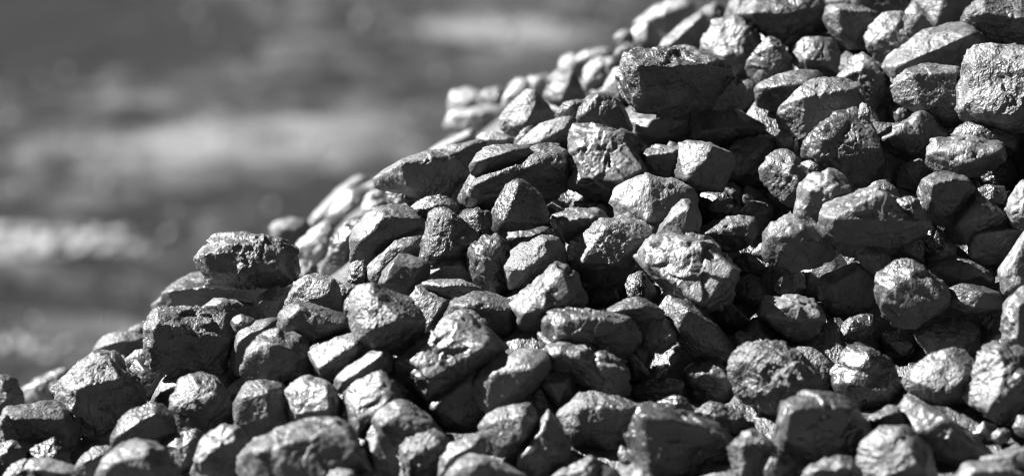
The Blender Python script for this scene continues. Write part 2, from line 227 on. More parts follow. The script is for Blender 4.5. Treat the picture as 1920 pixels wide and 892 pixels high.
DATA = """
a1|20|-520|93,17 105,8 117,3 127,0 134,6 134,12 125,20 115,24 105,20|112,12 130,6|blurred rounded lump with a pale bumpy top
a2|20|-420|87,27 90,21 96,17 101,16 106,22 112,27 115,32 108,37 98,37 90,35 86,33|101,19 100,31|pale-sided rounded lump
a3|20|-200|110,36 116,28 125,19 135,13 142,8 147,18 146,30 140,37 120,39|117,35 130,25 142,13|long wedge with a bright sloping top
a4|20|-260|145,4 152,2 160,5 162,14 155,20 146,20 140,20 137,13|152,10|light bumpy lump
a5|20|-170|160,14 162,4 168,-6 182,-4 180,4 170,16 163,18|170,4 168,12|upright light splinter cut by the top edge
a6|20|-30|171,11 178,1 190,-8 228,-8 234,8 236,22 222,31 205,34 192,28 183,15|180,12 205,12 228,3|large bright-topped overhanging slab
a7|20|-60|142,37 145,26 150,19 156,17 162,16 171,13 177,14 182,19 187,32 187,42 183,56 178,63 165,58 157,47 150,43|157,44 171,40 176,21|pale cloven lump with a black underside
a8|20|-50|118,39 123,35 130,34 137,36 142,40 138,48 122,47|130,38|small pale dome peeping over the crest
A|20|60|83,44 87,40 100,37 115,38 130,40 150,41 155,46 160,55 163,68 160,77 145,82 120,86 102,87 93,84 86,76 83,64|92,52 122,51 150,48 96,70|large blocky dark lump lying on the crest
a10|20|52|157,55 165,56 172,62 176,70 172,79 160,83 148,80|165,60|dark rough lump with a thin lit top
a11|20|-250|75,43 79,36 84,32 90,36 97,33 102,38 96,46 82,48|84,37 95,37|dark lump with two bright knobs
a12|20|-300|53,54 60,45 68,43 70,50 72,58 69,64 62,68 57,68 53,62|61,50 68,48 68,60 58,62|pale smooth oval lump
a13|20|-270|67,43 74,42 80,44 84,52 80,60 73,58 70,50|74,47|small grey lump
a14|20|-140|67,70 71,60 77,51 84,49 86,62 86,76 80,79 73,75|78,60 80,72|upright pale lump against the dark block
a15|20|-260|22,71 27,66 34,61 40,55 45,54 50,60 55,72 52,80 42,83 28,77|36,76 42,59|half-white, half-black lump
a16|20|-620|36,50 40,43 45,42 50,46 53,55 46,58 40,58||hazy pale ball on the far ridge
a17|20|-600|49,46 55,40 62,38 72,38 77,44 70,49 58,50||blurred pale loaf on the far ridge
a18|20|-600|10,64 15,59 24,57 32,58 30,66 22,71 12,70||blurred flat pale stone
a19|20|-640|-2,66 5,60 11,60 14,68 6,73 -2,73||tiny blurred pale stone
a20|20|-560|29,59 36,53 43,55 40,62 32,65||blurred light pebble
a21|20|-400|76,28 81,23 90,22 92,30 88,36 80,36|82,28|small blurred knob standing on the skyline
b1|F|-80|936,220 952,203 975,185 987,171 1001,172 1016,185 1030,203 1042,220 1030,230 1001,240 975,255 955,250 940,238|985,190 1000,205 985,232|pale crumbly peaked lump
b2|F|-640|843,200 848,186 856,176 880,172 903,177 918,195 915,215 880,222 850,215||blurred white round lump, upper of two
b3|F|-560|840,226 850,212 880,210 910,204 932,206 944,222 940,240 905,252 870,250 845,242||blurred white broad lump, lower of two
b4|F|-600|900,185 912,172 930,167 946,170 954,190 948,210 925,215 905,208||blurred grey square lump
b5|F|-480|943,192 950,175 965,160 980,150 992,155 988,172 968,188 950,204||blurred tall pale lump
b6|F|-560|985,158 998,148 1015,147 1024,156 1018,170 1003,174 990,170||tiny hazy pale lump
b7|F|-330|800,285 825,268 850,258 870,248 891,236 896,250 888,266 862,284 830,295 808,298|825,280 880,255|pale blurred splinter pointing up to the right
Q|11|-30|92,44 97,39 110,30 120,27 135,25 150,20 165,17 173,21 168,30 164,38 163,48 156,54 148,60 136,60 122,58 110,55 97,52 93,50|111,34 135,34 152,26 113,50|very long dark overhanging lump with a bright upper edge
b9|11|-60|165,14 170,10 178,9 186,11 193,15 193,20 183,22 172,22 166,19|174,16 190,16|small lens-shaped pale lump
b10|11|50|160,36 162,28 168,24 175,21 192,20 206,22 208,30 190,40 172,44 162,43|168,32 190,25|lump with a flat pale top and shaded end
b11|11|25|157,59 160,50 166,39 180,33 195,25 210,21 224,20 231,24 234,40 233,53 222,59 205,62 188,66 172,68 160,64|166,50 185,40 205,30 226,30|long arched dark lump like a bent arm
b12|11|90|176,74 180,62 186,52 193,46 200,45 208,52 214,60 218,70 219,79 205,82 190,82 180,84 177,79|186,76 197,49 204,60|black pointed lump with a glassy streaked face
B|21|40|43,14 47,5 60,7 75,7 85,10 93,20 100,35 101,43 92,48 80,55 73,60 60,60 50,56 44,50 42,40|48,16 70,10 84,14 96,38 78,47 50,45|large smooth grey face crossed by a fine crack
b14|F|20|1080,216 1088,200 1103,188 1113,176 1125,171 1147,178 1164,192 1175,215 1184,242 1170,255 1140,245 1110,235 1084,231|1096,215 1120,180 1150,205 1125,225|dark crumbly wedge perched on the smooth-faced lump
b15|F|-20|1040,218 1055,195 1075,188 1108,188 1102,208 1082,226 1055,226|1070,200|small dull grey lump
b16|F|-30|968,275 990,255 1012,232 1040,225 1068,220 1082,232 1078,265 1050,280 1000,284|1030,236 1012,268 1055,245|light lump with a sharp raised corner
b17|F|-40|962,264 980,243 1000,234 1008,244 990,264 970,272||small crumbly pale stone
b18|F|-20|1181,225 1205,219 1228,215 1262,211 1302,204 1304,235 1292,257 1252,270 1215,280 1195,274 1186,250|1222,226 1230,242 1200,258 1285,230|black lump with a white patch on its left end
b19|F|-10|1296,218 1305,203 1330,199 1365,204 1400,214 1432,235 1424,257 1385,268 1340,271 1300,264|1318,250 1360,244 1398,236|wide dark lump with a grey ragged brow
b20|21|40|95,24 105,21 125,20 130,26 126,38 124,50 112,49 103,42|100,28 122,25|dull dark flat-faced lump
D|21|45|120,43 121,38 124,30 126,20 132,18 140,18 148,19 155,22 165,27 165,33 162,43 158,53 145,54 135,53 128,49|148,21 144,32 132,47 128,44|wedge split into one bright and one black face
b22|21|-15|163,28 170,18 180,14 190,13 200,16 206,26 204,40 195,50 185,53 172,49 162,42|174,28 192,19 172,40|dark lump with a grey glossy shoulder
b23|21|60|77,64 79,56 81,53 90,48 97,44 101,41 107,43 115,47 127,50 133,53 139,60 139,67 130,77 120,82 105,80 90,79 80,78|102,46 106,60 102,76 84,62|squat grey peaked lump with a pale left face
b24|21|95|107,90 112,80 120,68 128,61 133,62 138,68 142,76 141,83 135,90 125,93 115,98|119,74 132,67 128,88|narrow leaning lump with a lit left rim
b25|21|-20|139,63 143,55 158,53 166,56 173,65 173,73 160,79 148,82 141,76||sooty rounded lump in shade
b26|21|-2|158,51 165,47 172,52 175,58 170,64 164,58||small shaded pebble
b27|21|-2|171,60 176,50 183,53 190,58 185,64 176,66|177,56|little dark pyramid
b28|21|40|139,84 150,78 160,76 170,74 175,72 182,72 183,85 178,93 172,98 160,101 148,99 140,93|143,86 160,82 180,77 176,88|dark slab with a thin bright top line
b29|21|-10|172,71 178,62 185,59 192,60 196,70 194,86 186,94 181,82|180,72 190,68|dull upright lump
b30|21|62|29,75 34,70 44,68 55,67 65,69 73,75 72,84 62,92 45,94 37,88 31,81|42,76 60,74|grey streaked oval lump
b31|21|-40|31,65 38,61 45,59 49,62 46,68 38,70||tiny lit chip down a black hole
b32|21|6|45,62 60,61 75,63 79,74 72,78 55,70||black lump in a deep gap
b33|21|30|-10,90 -4,83 5,79 15,79 25,82 34,87 37,96 25,102 10,103 -5,99|5,88 20,88|rounded streaked lump with a lit crown
c1|F|75|942,502 948,485 965,468 985,452 1010,440 1035,441 1050,451 1061,468 1062,490 1045,502 1020,512 995,523 975,540 960,541 950,526|1022,452 1022,478 985,508 958,512|egg-shaped lump with a brilliant white top
c2|F|55|1059,492 1065,465 1085,445 1100,432 1122,408 1140,414 1165,415 1215,416 1234,433 1238,460 1212,482 1192,502 1150,527 1115,529 1080,517 1062,499|1138,424 1108,462 1084,494 1195,450 1170,495|big faceted lump, bright on its left, grey in front
E|22|80|95,18 98,11 104,5 110,0 125,-2 140,1 148,3 155,12 163,19 170,24 169,32 163,43 155,52 145,55 138,54 125,46 110,36 100,25|103,9 125,4 148,8 164,26 152,40 143,50 118,34 101,19|very large flat-faced grey lump at the middle
c4|22|100|-1,50 4,45 14,40 18,36 20,30 28,22 35,19 40,20 44,26 49,38 54,47 55,55 45,62 30,68 15,72 5,69 1,60|37,23 25,37 21,50 7,58 45,45|leaning lump with a white upper-left strip
c5|22|-5|47,32 56,31 66,33 77,37 80,48 72,58 58,59 51,46||black lump with a sparkling corner
c6|22|-10|83,40 88,29 96,24 104,32 110,42 102,49 84,48||dark lump in the hollow
c7|22|102|64,57 74,53 82,48 92,45 102,46 111,52 115,59 107,64 92,68 78,64|80,54 100,52|grey humped lump
c8|22|90|87,63 95,58 104,56 115,59 123,63 125,72 123,80 112,87 100,84 92,77 88,69|95,72 105,61 119,74 100,77|grey crusty block with a black base
c9|22|110|19,68 22,61 28,57 34,53 42,52 52,53 62,55 75,57 85,60 90,68 92,78 89,88 80,94 65,92 45,87 25,82 19,76|30,63 48,58 72,70 82,63 28,74|long rounded lump with a knobbly lit top
c10|F|130|1010,662 1028,650 1060,644 1100,646 1122,664 1142,693 1168,720 1172,742 1140,742 1100,718 1060,700 1025,690|1050,655 1095,658 1110,690|curving dark lump with a lit back
c11|F|140|889,738 893,715 910,690 935,668 960,657 1000,654 1030,660 1034,682 1010,702 1003,727 978,748 942,768 915,773 898,757|925,700 975,672 1000,690|rounded grey boulder like a loaf
c12|22|85|113,58 118,50 124,47 131,49 140,54 148,62 158,71 166,80 169,90 155,94 140,92 128,82 121,69|129,52 147,63 134,72 124,66 158,84|black lump with a dazzling saddle-shaped patch
c13|22|20|149,51 160,46 168,54 179,63 178,70 165,70 152,61||dark lump with a faint glint
c14|22|10|164,18 172,12 178,11 185,16 190,22 193,31 185,37 175,32 167,25|174,15 184,19|glossy lump with a silver rim on top
c15|22|8|166,31 178,27 192,34 194,48 180,54 164,44||large black shaded lump
G0|32|60|-8,58 -6,50 0,46 12,45 22,44 33,46 36,52 40,61 41,69 36,77 22,79 10,73 4,64|-2,58 8,60 22,63 38,59 18,48|cushion-shaped lump with a silvery top
c17|32|0|23,24 30,14 38,8 46,7 54,12 60,22 52,45 40,50 28,43|50,19 44,30 30,27 40,12|smooth dome with a satin left face
c18|32|83|65,4 70,1 78,-1 85,2 89,8 92,18 91,25 82,28 75,24 70,19 66,12|76,15 86,12|small crumbly light lump standing upright
c19|32|45|37,34 45,28 55,24 68,17 77,21 83,30 82,43 76,54 62,60 50,60 40,49|46,35 58,29 70,22|black lump with one brilliant white top strip
G|32|95|80,30 90,23 99,18 106,17 115,21 125,28 135,35 135,43 132,51 122,59 112,65 100,66 90,62 84,55 81,43|109,27 88,38 130,46 104,52|pointed lump with a snowy left slope and dark front
c21|32|45|118,25 124,18 131,14 138,14 148,16 156,19 164,24 171,28 173,39 160,38 148,36 137,36 127,31|125,23 148,19 144,32 157,27|smooth matte grey shell-like lump
c22|32|85|133,45 137,38 146,34 155,36 165,38 174,42 176,53 160,56 148,56 138,51|142,40 160,41 153,51 140,47|lump with a hollow round front facet
c23|32|100|173,23 184,12 188,4 195,-8 212,-10 212,34 190,36 176,42|180,22 188,34 178,38|tall white-faced lump cut by the right edge
c24|32|120|179,51 188,42 192,37 208,34 210,92 190,94 177,83 175,66|186,50 190,48 184,75|tall dark lump with a bright cap at the right edge
c25|32|54|149,2 152,-6 158,-9 172,-11 188,-10 192,-4 190,5 184,15 176,21 160,20 150,16|153,-2 172,-6 187,-6|dark tilted slab with a bright front edge
c26|32|60|50,74 55,66 62,60 72,56 79,57 82,65 76,74 65,79 55,80|56,73 63,62 76,66|dull grey tablet with a bright left rim
P|F|150|1366,690 1371,672 1390,655 1420,640 1440,635 1470,644 1497,657 1508,672 1518,690 1532,702 1527,727 1502,748 1472,765 1440,773 1405,757 1383,737 1370,715|1395,685 1430,655 1480,680 1440,730 1500,710|big dome with a wrinkled shining surface
c28|F|90|1495,655 1525,653 1547,672 1564,690 1567,717 1552,742 1530,745 1520,705 1505,680||thin dull lump leaning on the wrinkled dome
c29|33|100|49,13 52,4 60,-6 68,-12 78,-7 90,3 99,15 101,29 93,38 80,40 65,38 54,28 49,20|73,-2 58,18 85,25|large matte black rounded lump
c30|33|150|103,19 104,12 112,12 118,6 126,-3 135,-6 148,-4 155,8 157,24 157,33 145,38 130,36 118,34 112,29 106,25|110,18 130,4 145,14 132,26|broad grey lump with a bright little nose
c31|33|170|150,28 154,10 160,-6 172,-11 188,-7 197,4 202,20 200,46 185,52 172,47 160,39|176,2 169,26 165,38 190,10|tall block with a light left side and black right side
c32|33|190|99,42 99,33 105,30 112,35 122,39 132,44 145,51 158,61 163,70 161,83 150,86 135,80 120,72 111,60 103,51|110,56 122,56 131,46 148,62|long tapering lump with a bright scale near its head
c33|33|202|73,51 76,45 85,39 92,36 97,38 101,45 104,53 95,56 85,58 78,56|84,44 96,41|small lump with a striped lit top
R|33|215|5,67 8,56 12,44 15,35 20,31 28,28 36,27 50,29 62,34 70,42 76,52 75,66 68,77 55,87 40,90 25,86 11,78|14,40 32,32 60,38 13,58 50,60|very large rounded dark boulder with a lit rim
c35|33|240|67,80 72,65 80,57 90,52 100,50 106,54 114,61 120,71 125,84 124,100 100,106 70,104|82,64 100,58 110,78 84,88|bell-shaped grey lump standing at the bottom edge
c36|33|250|25,92 30,83 40,78 50,75 58,77 65,77 69,84 74,94 60,104 30,104|36,84 60,82|low dark lump with a thin bright brow
c37|33|280|139,92 144,84 152,79 162,80 172,79 185,83 200,90 200,106 139,106|152,84 175,84|white-topped lump in the bottom right corner
c38|33|286|157,81 162,75 175,73 188,70 205,67 206,84 180,83 165,84||flat dim grey lump near the corner
c39|33|190|167,61 170,55 178,53 183,56 179,64 172,65||small grey cube-like stone
c40|33|200|184,52 188,44 198,42 199,60 188,60||small round stone cut by the right edge
c41|33|180|152,58 162,48 172,51 168,66 158,66||small black stone between two tall lumps
d1|23|130|21,18 25,14 32,11 40,10 45,14 46,25 47,36 40,42 33,40 27,31 23,24|28,20 42,18 36,32|thumb-shaped upright lump with a sparkling head
d2|23|135|16,28 20,22 25,29 31,38 29,46 23,44 17,37||thin sliver of dark coal
d3|23|170|2,81 5,73 14,64 20,54 24,46 27,40 33,43 37,54 42,66 43,78 36,86 26,89 12,88|10,72 22,56 32,70 26,46|pear-shaped dark lump with a shiny left edge
d4|23|160|35,46 44,40 47,32 52,28 60,28 75,30 88,33 95,37 93,43 89,52 86,64 75,68 60,68 48,64 39,56|50,37 68,36 90,38 52,50|boulder with a bright top band and speckled front
d5|23|100|83,32 92,23 102,18 113,16 125,17 129,21 123,29 115,37 105,40 92,39|100,26 118,22|dark fin-shaped flake
d6|23|90|129,9 138,4 148,1 154,2 158,9 163,17 166,27 160,35 148,37 138,32 130,21|133,11 150,13 159,16|black lump with a flat pale lid
H|23|190|89,50 93,42 98,37 105,36 118,40 130,44 142,48 152,53 161,60 167,69 165,82 158,98 120,102 98,96 91,76 89,62|98,43 118,45 140,51 155,59 105,75|huge plain black slab with a bright top edge
d8|23|150|135,47 142,39 150,33 157,34 165,39 174,43 176,53 168,59 156,60 150,55 140,51|148,42 166,46|soft grey curled lump
d9|23|230|161,71 163,65 170,59 180,56 190,58 197,64 200,80 192,98 172,98 165,82|170,65 190,63 172,80|dark lump with a frosted rim
d10|23|170|79,71 82,66 87,71 93,73 94,81 87,84 82,79||tiny pale chips heap
d11|23|230|79,94 84,84 92,80 102,82 110,90 112,104 80,104||low grey lump at the bottom edge
d12|23|230|28,92 40,84 52,78 60,75 68,81 76,90 76,106 30,106|54,82 58,92|flat-topped lump sunk at the bottom edge
d13|13|240|139,92 146,82 152,76 160,74 172,75 182,79 192,85 203,92 200,106 139,106|155,82 168,78 160,92|blurred bright lump lowest in front
d14|13|180|168,52 173,44 182,39 192,36 205,35 211,40 211,50 207,61 200,70 190,74 182,76 175,65 169,58|178,48 204,42 200,60 186,66|squarish grey lump with a soft satin front
d15|13|120|124,33 128,28 138,20 148,12 158,7 166,5 171,9 171,18 170,30 174,43 162,54 148,58 135,48 126,41|134,36 150,25 164,14 160,22|black lump with a long grey sloping roof
d16|F|125|740,682 750,665 775,650 800,635 815,610 840,596 860,589 880,591 905,607 922,630 940,650 947,666 928,692 892,703 862,720 832,745 802,755 788,738 765,717 746,700|765,672 850,610 905,650 810,705 870,670|very large smooth grey boulder, like a hill
d17|12|85|140,61 143,52 150,47 160,43 168,41 178,43 190,47 194,55 193,64 188,76 182,84 172,78 160,66 148,62|150,51 163,57 172,48 188,54|knobbly lump with silver folds over a black base
I|12|125|70,52 73,42 78,36 85,34 93,36 103,40 112,45 120,53 125,62 123,73 115,82 105,87 95,86 85,82 77,76 72,65|88,42 92,55 84,70 108,60|big mottled pebble-like lump
d19|12|59|114,48 120,38 123,35 132,36 143,41 151,46 147,57 140,67 132,78 123,74 121,60|124,42 142,47 130,66|flat matte grey lump with a plain face
d20|12|76|122,34 130,31 143,32 150,31 160,34 172,39 168,46 150,48 140,43 128,38|140,36 152,35|low grey strip-like lump
d21|12|38|123,34 128,26 132,21 140,16 148,14 156,15 163,24 167,33 155,37 140,35|138,22 154,20|grey triangular lump
d22|12|60|92,34 97,24 102,18 108,13 114,13 122,16 129,19 131,23 126,33 119,44 110,46 100,40|104,18 122,21 120,28 110,34 95,32|cut-gem lump with a grey front facet
d23|12|10|79,34 84,22 93,12 100,5 106,-1 112,-6 127,-5 128,10 118,16 105,20 98,30 93,38 84,40|98,9 118,6 92,28|long leaning slab with a grooved pale side
d24|12|2|69,34 70,22 74,16 80,18 86,21 84,30 82,40 72,42||small white lump squeezed behind a slab
S|F|55|789,482 795,450 808,405 825,393 845,397 862,411 885,429 898,445 896,462 877,478 850,482 820,493 796,494|813,408 803,480 840,408 880,455 830,475|lump like a pyramid with a sharp bright left edge
d26|11|10|72,92 74,84 78,78 85,71 92,66 102,64 112,66 118,71 125,76 130,82 129,89 118,94 105,98 95,106 82,109 73,106|80,88 96,72 118,76 100,90|large rough lump with grey crown and dark hollow below
d27|11|10|116,68 122,63 130,59 138,58 146,61 152,66 152,75 140,78 128,78 122,74|126,68 140,64|light cracked lump
d28|11|-90|96,57 100,53 108,51 116,50 124,54 131,58 130,63 118,68 106,67 98,62||dark spongy-looking lump
d29|11|-330|79,66 82,58 88,53 93,52 97,58 99,64 90,68 82,72||blurred light block
d30|11|-260|77,73 80,67 88,62 98,60 101,66 93,70 84,76||curved pale blurred sliver
d31|11|-620|42,77 48,68 55,60 65,52 75,45 80,45 83,50 76,58 66,65 56,72 52,81 44,84|55,66 72,50|long blurred bar rising to the right
d32|11|-520|54,72 62,62 70,55 78,51 84,53 82,63 78,72 68,76 58,80||blurred grey drum-shaped lump
d33|11|-480|81,51 90,46 96,43 98,50 95,58 86,55||small blurred wedge
d34|11|-520|13,85 16,79 22,77 32,77 38,80 41,86 38,94 28,100 20,98 14,91|22,82 30,84|lone blurred lump on the skyline
d35|12|-330|27,11 32,3 40,-4 50,-11 58,-11 61,-2 58,9 54,20 44,22 32,21 28,15|44,0 50,8|blurred brilliant white lump
d36|12|-170|51,22 55,8 60,-5 66,-10 72,-15 80,-15 86,-8 80,3 75,12 74,22 71,31 60,31 53,28|60,6 72,-4 66,16|rough upright lump with a dark foot
d37|12|-240|30,19 38,16 46,19 48,30 38,34 29,30||small dark crumb under a white lump
C|F|30|375,487 382,465 400,450 420,441 440,439 470,440 505,441 525,449 545,464 557,485 562,512 552,528 530,536 490,538 440,538 394,533 384,511|396,478 430,460 480,458 526,474 520,508 410,512|dark oval capstone perched alone on the ridge
d39|F|-130|278,590 295,566 316,546 343,528 370,516 400,514 440,514 480,514 520,520 548,545 535,580 480,592 450,606 400,610 340,606 290,604|328,546 400,534 500,538|long low slab under the oval capstone
d40|F|22|371,585 385,573 405,560 415,557 430,562 455,567 482,572 468,592 450,609 430,616 403,602|412,565 425,585|small lump with a pale left flake
d41|F|50|270,641 271,618 280,598 300,585 330,579 370,583 395,594 420,609 445,622 447,642 440,668 422,693 385,704 340,709 300,694 276,667|300,594 345,612 400,622 428,640 300,640|large black boulder with a striped flat top
d42|F|58|434,600 445,588 458,591 480,600 478,612 460,621 445,625 435,614||small two-tone crumb
d43|F|60|436,662 440,635 455,615 475,604 500,599 522,598 528,615 505,632 480,657 464,695 446,705 437,682|448,640 475,620 500,612|hooked lump with a thin lit spine
d44|F|20|450,590 470,570 490,554 505,541 520,539 543,549 540,572 532,602 512,615 490,610 468,603|490,565 520,560|bright streaky slab
d45|F|60|530,578 545,550 555,532 575,517 590,514 620,519 636,534 639,555 634,585 610,590 580,585 548,588|553,545 580,522 622,530 622,552 590,565|creased square-shouldered grey lump
d46|F|95|521,607 530,585 545,570 560,567 590,574 620,584 650,591 655,616 637,628 600,639 570,650 545,638 526,622|545,595 600,610 642,606 566,575|slab with a pale tilted top and black front
d47|F|10|628,537 650,529 672,537 670,558 650,568 630,564||dark flat stone in a gap
d48|F|50|632,560 650,556 652,590 634,590||small pale corner of coal
d49|F|90|644,572 654,553 664,560 668,602 657,630 647,602||narrow black glittering lump
d50|F|105|450,702 460,680 468,660 480,640 495,627 530,620 550,623 577,643 588,667 584,693 562,714 530,726 490,719 460,713|474,665 505,640 545,655 500,690|bumpy lump with a lit upper left flank
d51|F|115|581,660 600,648 630,635 660,626 678,638 688,655 676,682 652,700 625,712 605,716 590,692|600,690 622,674 668,650 672,640|lump with a smooth pale top sheet and black front
d52|F|130|625,722 630,707 655,685 690,660 710,649 725,653 736,668 732,693 717,706 690,720 655,730 635,733|648,712 690,690 722,660|slanting lump with a sunlit upper face
d53|13|150|62,36 65,26 72,21 85,17 94,12 100,15 105,22 109,31 100,38 90,45 82,54 79,66 74,62 67,50 63,42|72,34 95,19 102,30 80,46 77,56|axe-head lump with a flat grey face
d54|13|140|20,29 24,22 32,18 37,15 48,16 55,19 61,28 63,36 66,47 60,52 40,54 30,52 24,43 21,35|30,22 53,22 57,38 32,42|neat blocky lump with a light front and dark foot
d55|13|135|-15,42 -14,30 -8,22 0,18 14,19 22,23 23,33 28,44 32,53 15,59 0,64 -10,65 -16,54|-8,30 10,26 12,45|tall dull lump with a lit left edge
F|13|220|-9,76 -4,66 5,58 18,51 28,49 40,51 50,49 62,49 70,54 78,65 83,76 86,90 84,106 -5,106 -10,90|48,57 44,80 42,98 72,70 10,68|huge boulder split by a ridge into grey and black halves
d57|13|190|88,51 92,43 98,38 106,33 114,35 122,41 132,45 138,52 142,63 130,69 115,69 98,65 89,57|96,48 110,41 130,54 112,55|lump with a silvery ring round a dark dimple
d58|13|215|80,69 84,60 90,57 98,61 104,70 107,80 104,96 90,102 83,87|87,70 99,76 90,80 92,63|small lump with bright folded edges
d59|13|195|109,69 114,62 125,56 135,56 144,61 147,70 142,82 132,92 118,94 112,82|117,72 119,84 128,68 140,63|lump with a plain grey facet beside a black one
d60|13|218|138,76 145,66 155,62 168,59 174,65 172,77 160,82 148,88 138,92|146,74 164,66|jagged lump with a lit spine
d61|13|270|49,94 55,86 65,84 73,87 78,96 76,106 49,106||blurred pale top of a lump at the bottom edge
d62|13|240|76,92 82,86 90,86 92,98 78,104||shaded stub at the bottom edge
e1|03|180|144,86 147,75 150,66 158,58 166,51 174,50 180,54 185,62 182,77 178,92 165,98 149,97|149,78 164,66 178,61|lump with a white upper left side and black belly
e2|03|140|118,67 128,62 135,57 145,54 154,58 153,68 148,80 140,85 132,85 125,75|132,66 144,62 140,76|grey flaky lump wedged between darker ones
e3|03|220|70,92 75,82 82,74 92,66 102,62 110,62 118,65 126,71 132,82 134,96 120,106 75,106|88,76 108,68 118,85|broad round-backed lump at the bottom edge
e4|03|140|84,72 84,58 88,50 95,43 103,38 115,35 122,35 128,41 132,52 134,61 122,69 108,67 95,70|98,50 104,48 119,42 90,58|hunched black lump with a dim grey brow
e5|03|110|126,41 130,30 135,20 142,13 150,11 158,14 166,21 171,30 172,43 167,54 155,60 140,58 131,53 127,47|138,34 148,20 164,28 150,40|tall dome frosted with light at the top
e6|03|40|114,37 118,25 124,16 135,10 146,6 160,7 175,11 180,17 175,26 160,30 140,34 128,44 117,42|124,25 148,12 160,14|wide dark slab behind the frosted dome
e7|03|60|167,26 175,19 183,14 187,20 180,30 170,32||small light filler stone
L|03|75|39,24 42,19 52,10 62,2 70,-3 78,-4 85,0 90,7 97,14 102,20 110,29 108,42 96,50 88,60 84,69 70,71 62,61 57,44 49,33 41,31|56,38 72,26 92,16 62,24 76,50|big layered boulder, flaky and white above, black below
e9|03|-380|15,28 18,22 25,17 34,13 42,10 51,8 50,18 44,28 39,37 28,39 19,35||blurred dazzling white lump
e10|03|-150|-12,12 0,13 8,15 12,19 15,28 18,38 10,44 -10,46|4,18 8,30|smooth grey lump cut by the left edge
e11|03|100|1,43 8,38 25,36 35,35 42,33 48,37 53,46 59,50 58,62 50,69 30,69 20,73 13,66 9,54|11,45 30,45 50,46 15,60|dark brick-like lump with a grainy lit top
e12|03|124|-8,50 0,45 6,43 10,50 14,62 6,70 -8,70|2,50 6,62|grey lump at the left edge
e13|03|130|-8,70 0,65 10,61 16,67 21,73 12,84 2,88 -8,88||rough glinting lump at the left edge
e14|03|120|17,73 24,68 32,64 40,61 48,65 53,74 50,83 38,85 25,81||sooty egg-shaped lump
e15|03|170|0,92 8,82 18,75 24,82 22,98 4,104||speckled lump in the bottom left corner
e16|03|200|17,88 22,78 30,76 38,79 48,80 58,84 67,91 64,106 18,106|26,82 50,86|low light lump along the bottom edge
e17|03|140|55,84 62,74 70,68 82,67 87,72 83,80 74,89 64,94|66,76 78,72|dim tilted lump
e18|03|10|97,10 102,2 112,3 121,9 126,22 118,32 108,30 100,22||black lump squeezed between two boulders
e19|02|-180|70,87 72,80 78,74 88,71 100,71 108,74 112,84 102,90 88,93 76,92|78,80 100,76|blurred bumpy oval lump on the skyline
e20|03|-160|87,4 92,-2 98,4 99,14 94,14||small pale stone in shadow
e21|02|-80|93,92 100,85 108,83 114,90 104,100||small round pale stone
e22|02|-250|93,74 100,66 108,62 114,66 113,76 102,78||blurred dark stub on the skyline
f1|30|-30|41,2 46,-8 100,-10 105,0 103,9 90,13 70,10 50,8||wide black lump cut by the top edge
f2|30|-10|41,15 44,6 50,4 60,5 70,7 80,9 86,18 85,31 76,37 62,36 53,30 48,20|69,10 60,22 54,28 50,8|black lump with a dazzling crumpled left face
f3|30|10|74,28 77,20 82,14 90,11 100,12 115,12 124,22 123,36 108,46 90,50 79,43 75,35||plain dark grey rounded lump in shade
f4|30|20|112,0 114,-10 152,-10 157,2 150,14 140,22 130,26 121,23 116,14|124,20 134,2 130,-6|lump with a glinting vertical ridge, cut by top edge
f5|30|60|144,15 147,8 155,3 165,-4 180,-6 195,2 210,8 210,36 192,39 175,38 160,34 154,25 145,21|152,10 170,10 195,18|big slaty lump in the top right corner
K|30|40|86,54 88,46 92,42 105,33 115,25 125,24 135,20 140,18 150,22 158,27 161,40 154,54 140,62 120,66 100,68 91,62|92,52 100,50 122,41 150,27|long slab with a broad pale top face
N|30|90|144,81 147,65 148,50 150,42 155,37 162,35 180,36 200,37 214,44 214,92 190,98 175,98 158,93 146,87|151,48 180,46 208,50 178,60 176,90 150,80|large light-grey block at the right edge
f8|30|60|95,66 98,60 104,54 115,50 125,49 140,51 146,58 148,78 147,92 130,94 118,89 112,82 103,81 97,74|106,57 111,79 138,56 138,82|dark square lump with a scaly lit left corner
f9|30|20|52,60 57,53 65,45 73,41 80,45 88,56 92,70 84,81 72,80 60,69|66,50 82,56 78,68|rounded grey lump with wrinkled face
f10|30|50|8,89 10,79 18,71 26,64 40,62 56,57 64,62 71,70 73,85 68,96 48,99 30,106 13,98|24,74 42,73 58,67 66,78|lump with a snow-bright top and rough dark front
f11|30|10|-11,66 0,59 15,55 25,53 35,54 41,59 44,66 30,72 14,81 2,83 -9,78|2,66 25,60 34,64|smooth light grey cushion
f12|30|0|18,42 19,36 23,30 28,27 38,28 48,30 54,38 54,49 51,58 40,61 28,56 20,49||round black ball-like lump
f13|30|0|-14,44 -6,34 2,28 8,29 13,37 17,46 16,56 4,61 -8,63 -16,54|2,34 10,44|dark rounded lump with a small bright tip
f14|30|90|67,92 69,78 74,77 77,85 76,96||sliver of pale coal
f15|30|-10|77,86 84,76 89,79 92,89 88,99 80,97||small dim lump in a dark hole
f16|30|10|94,82 98,76 104,77 108,88 101,95 95,90||small grey knob
J|31|60|28,23 31,15 36,10 42,2 52,-4 65,-5 73,-2 80,12 84,24 86,35 80,48 65,52 50,47 37,36 30,29|40,8 58,14 82,24 45,30|big lump with a smooth upper face and pitted black front
f18|31|45|79,14 92,8 105,0 115,-5 122,-5 129,4 135,13 127,23 118,30 108,32 95,24 83,19|86,15 98,11 113,-2 110,12|boat-shaped grey lump with a bright upper deck
M|31|75|116,29 120,22 126,16 138,13 150,12 162,14 172,17 181,22 180,31 168,38 155,42 140,43 130,41 119,34|126,24 150,20 172,24 145,34|pale oval lump with a wrinkled bright skin
f20|31|20|150,42 165,38 183,28 188,42 180,54 160,54||black lump under the pale oval one
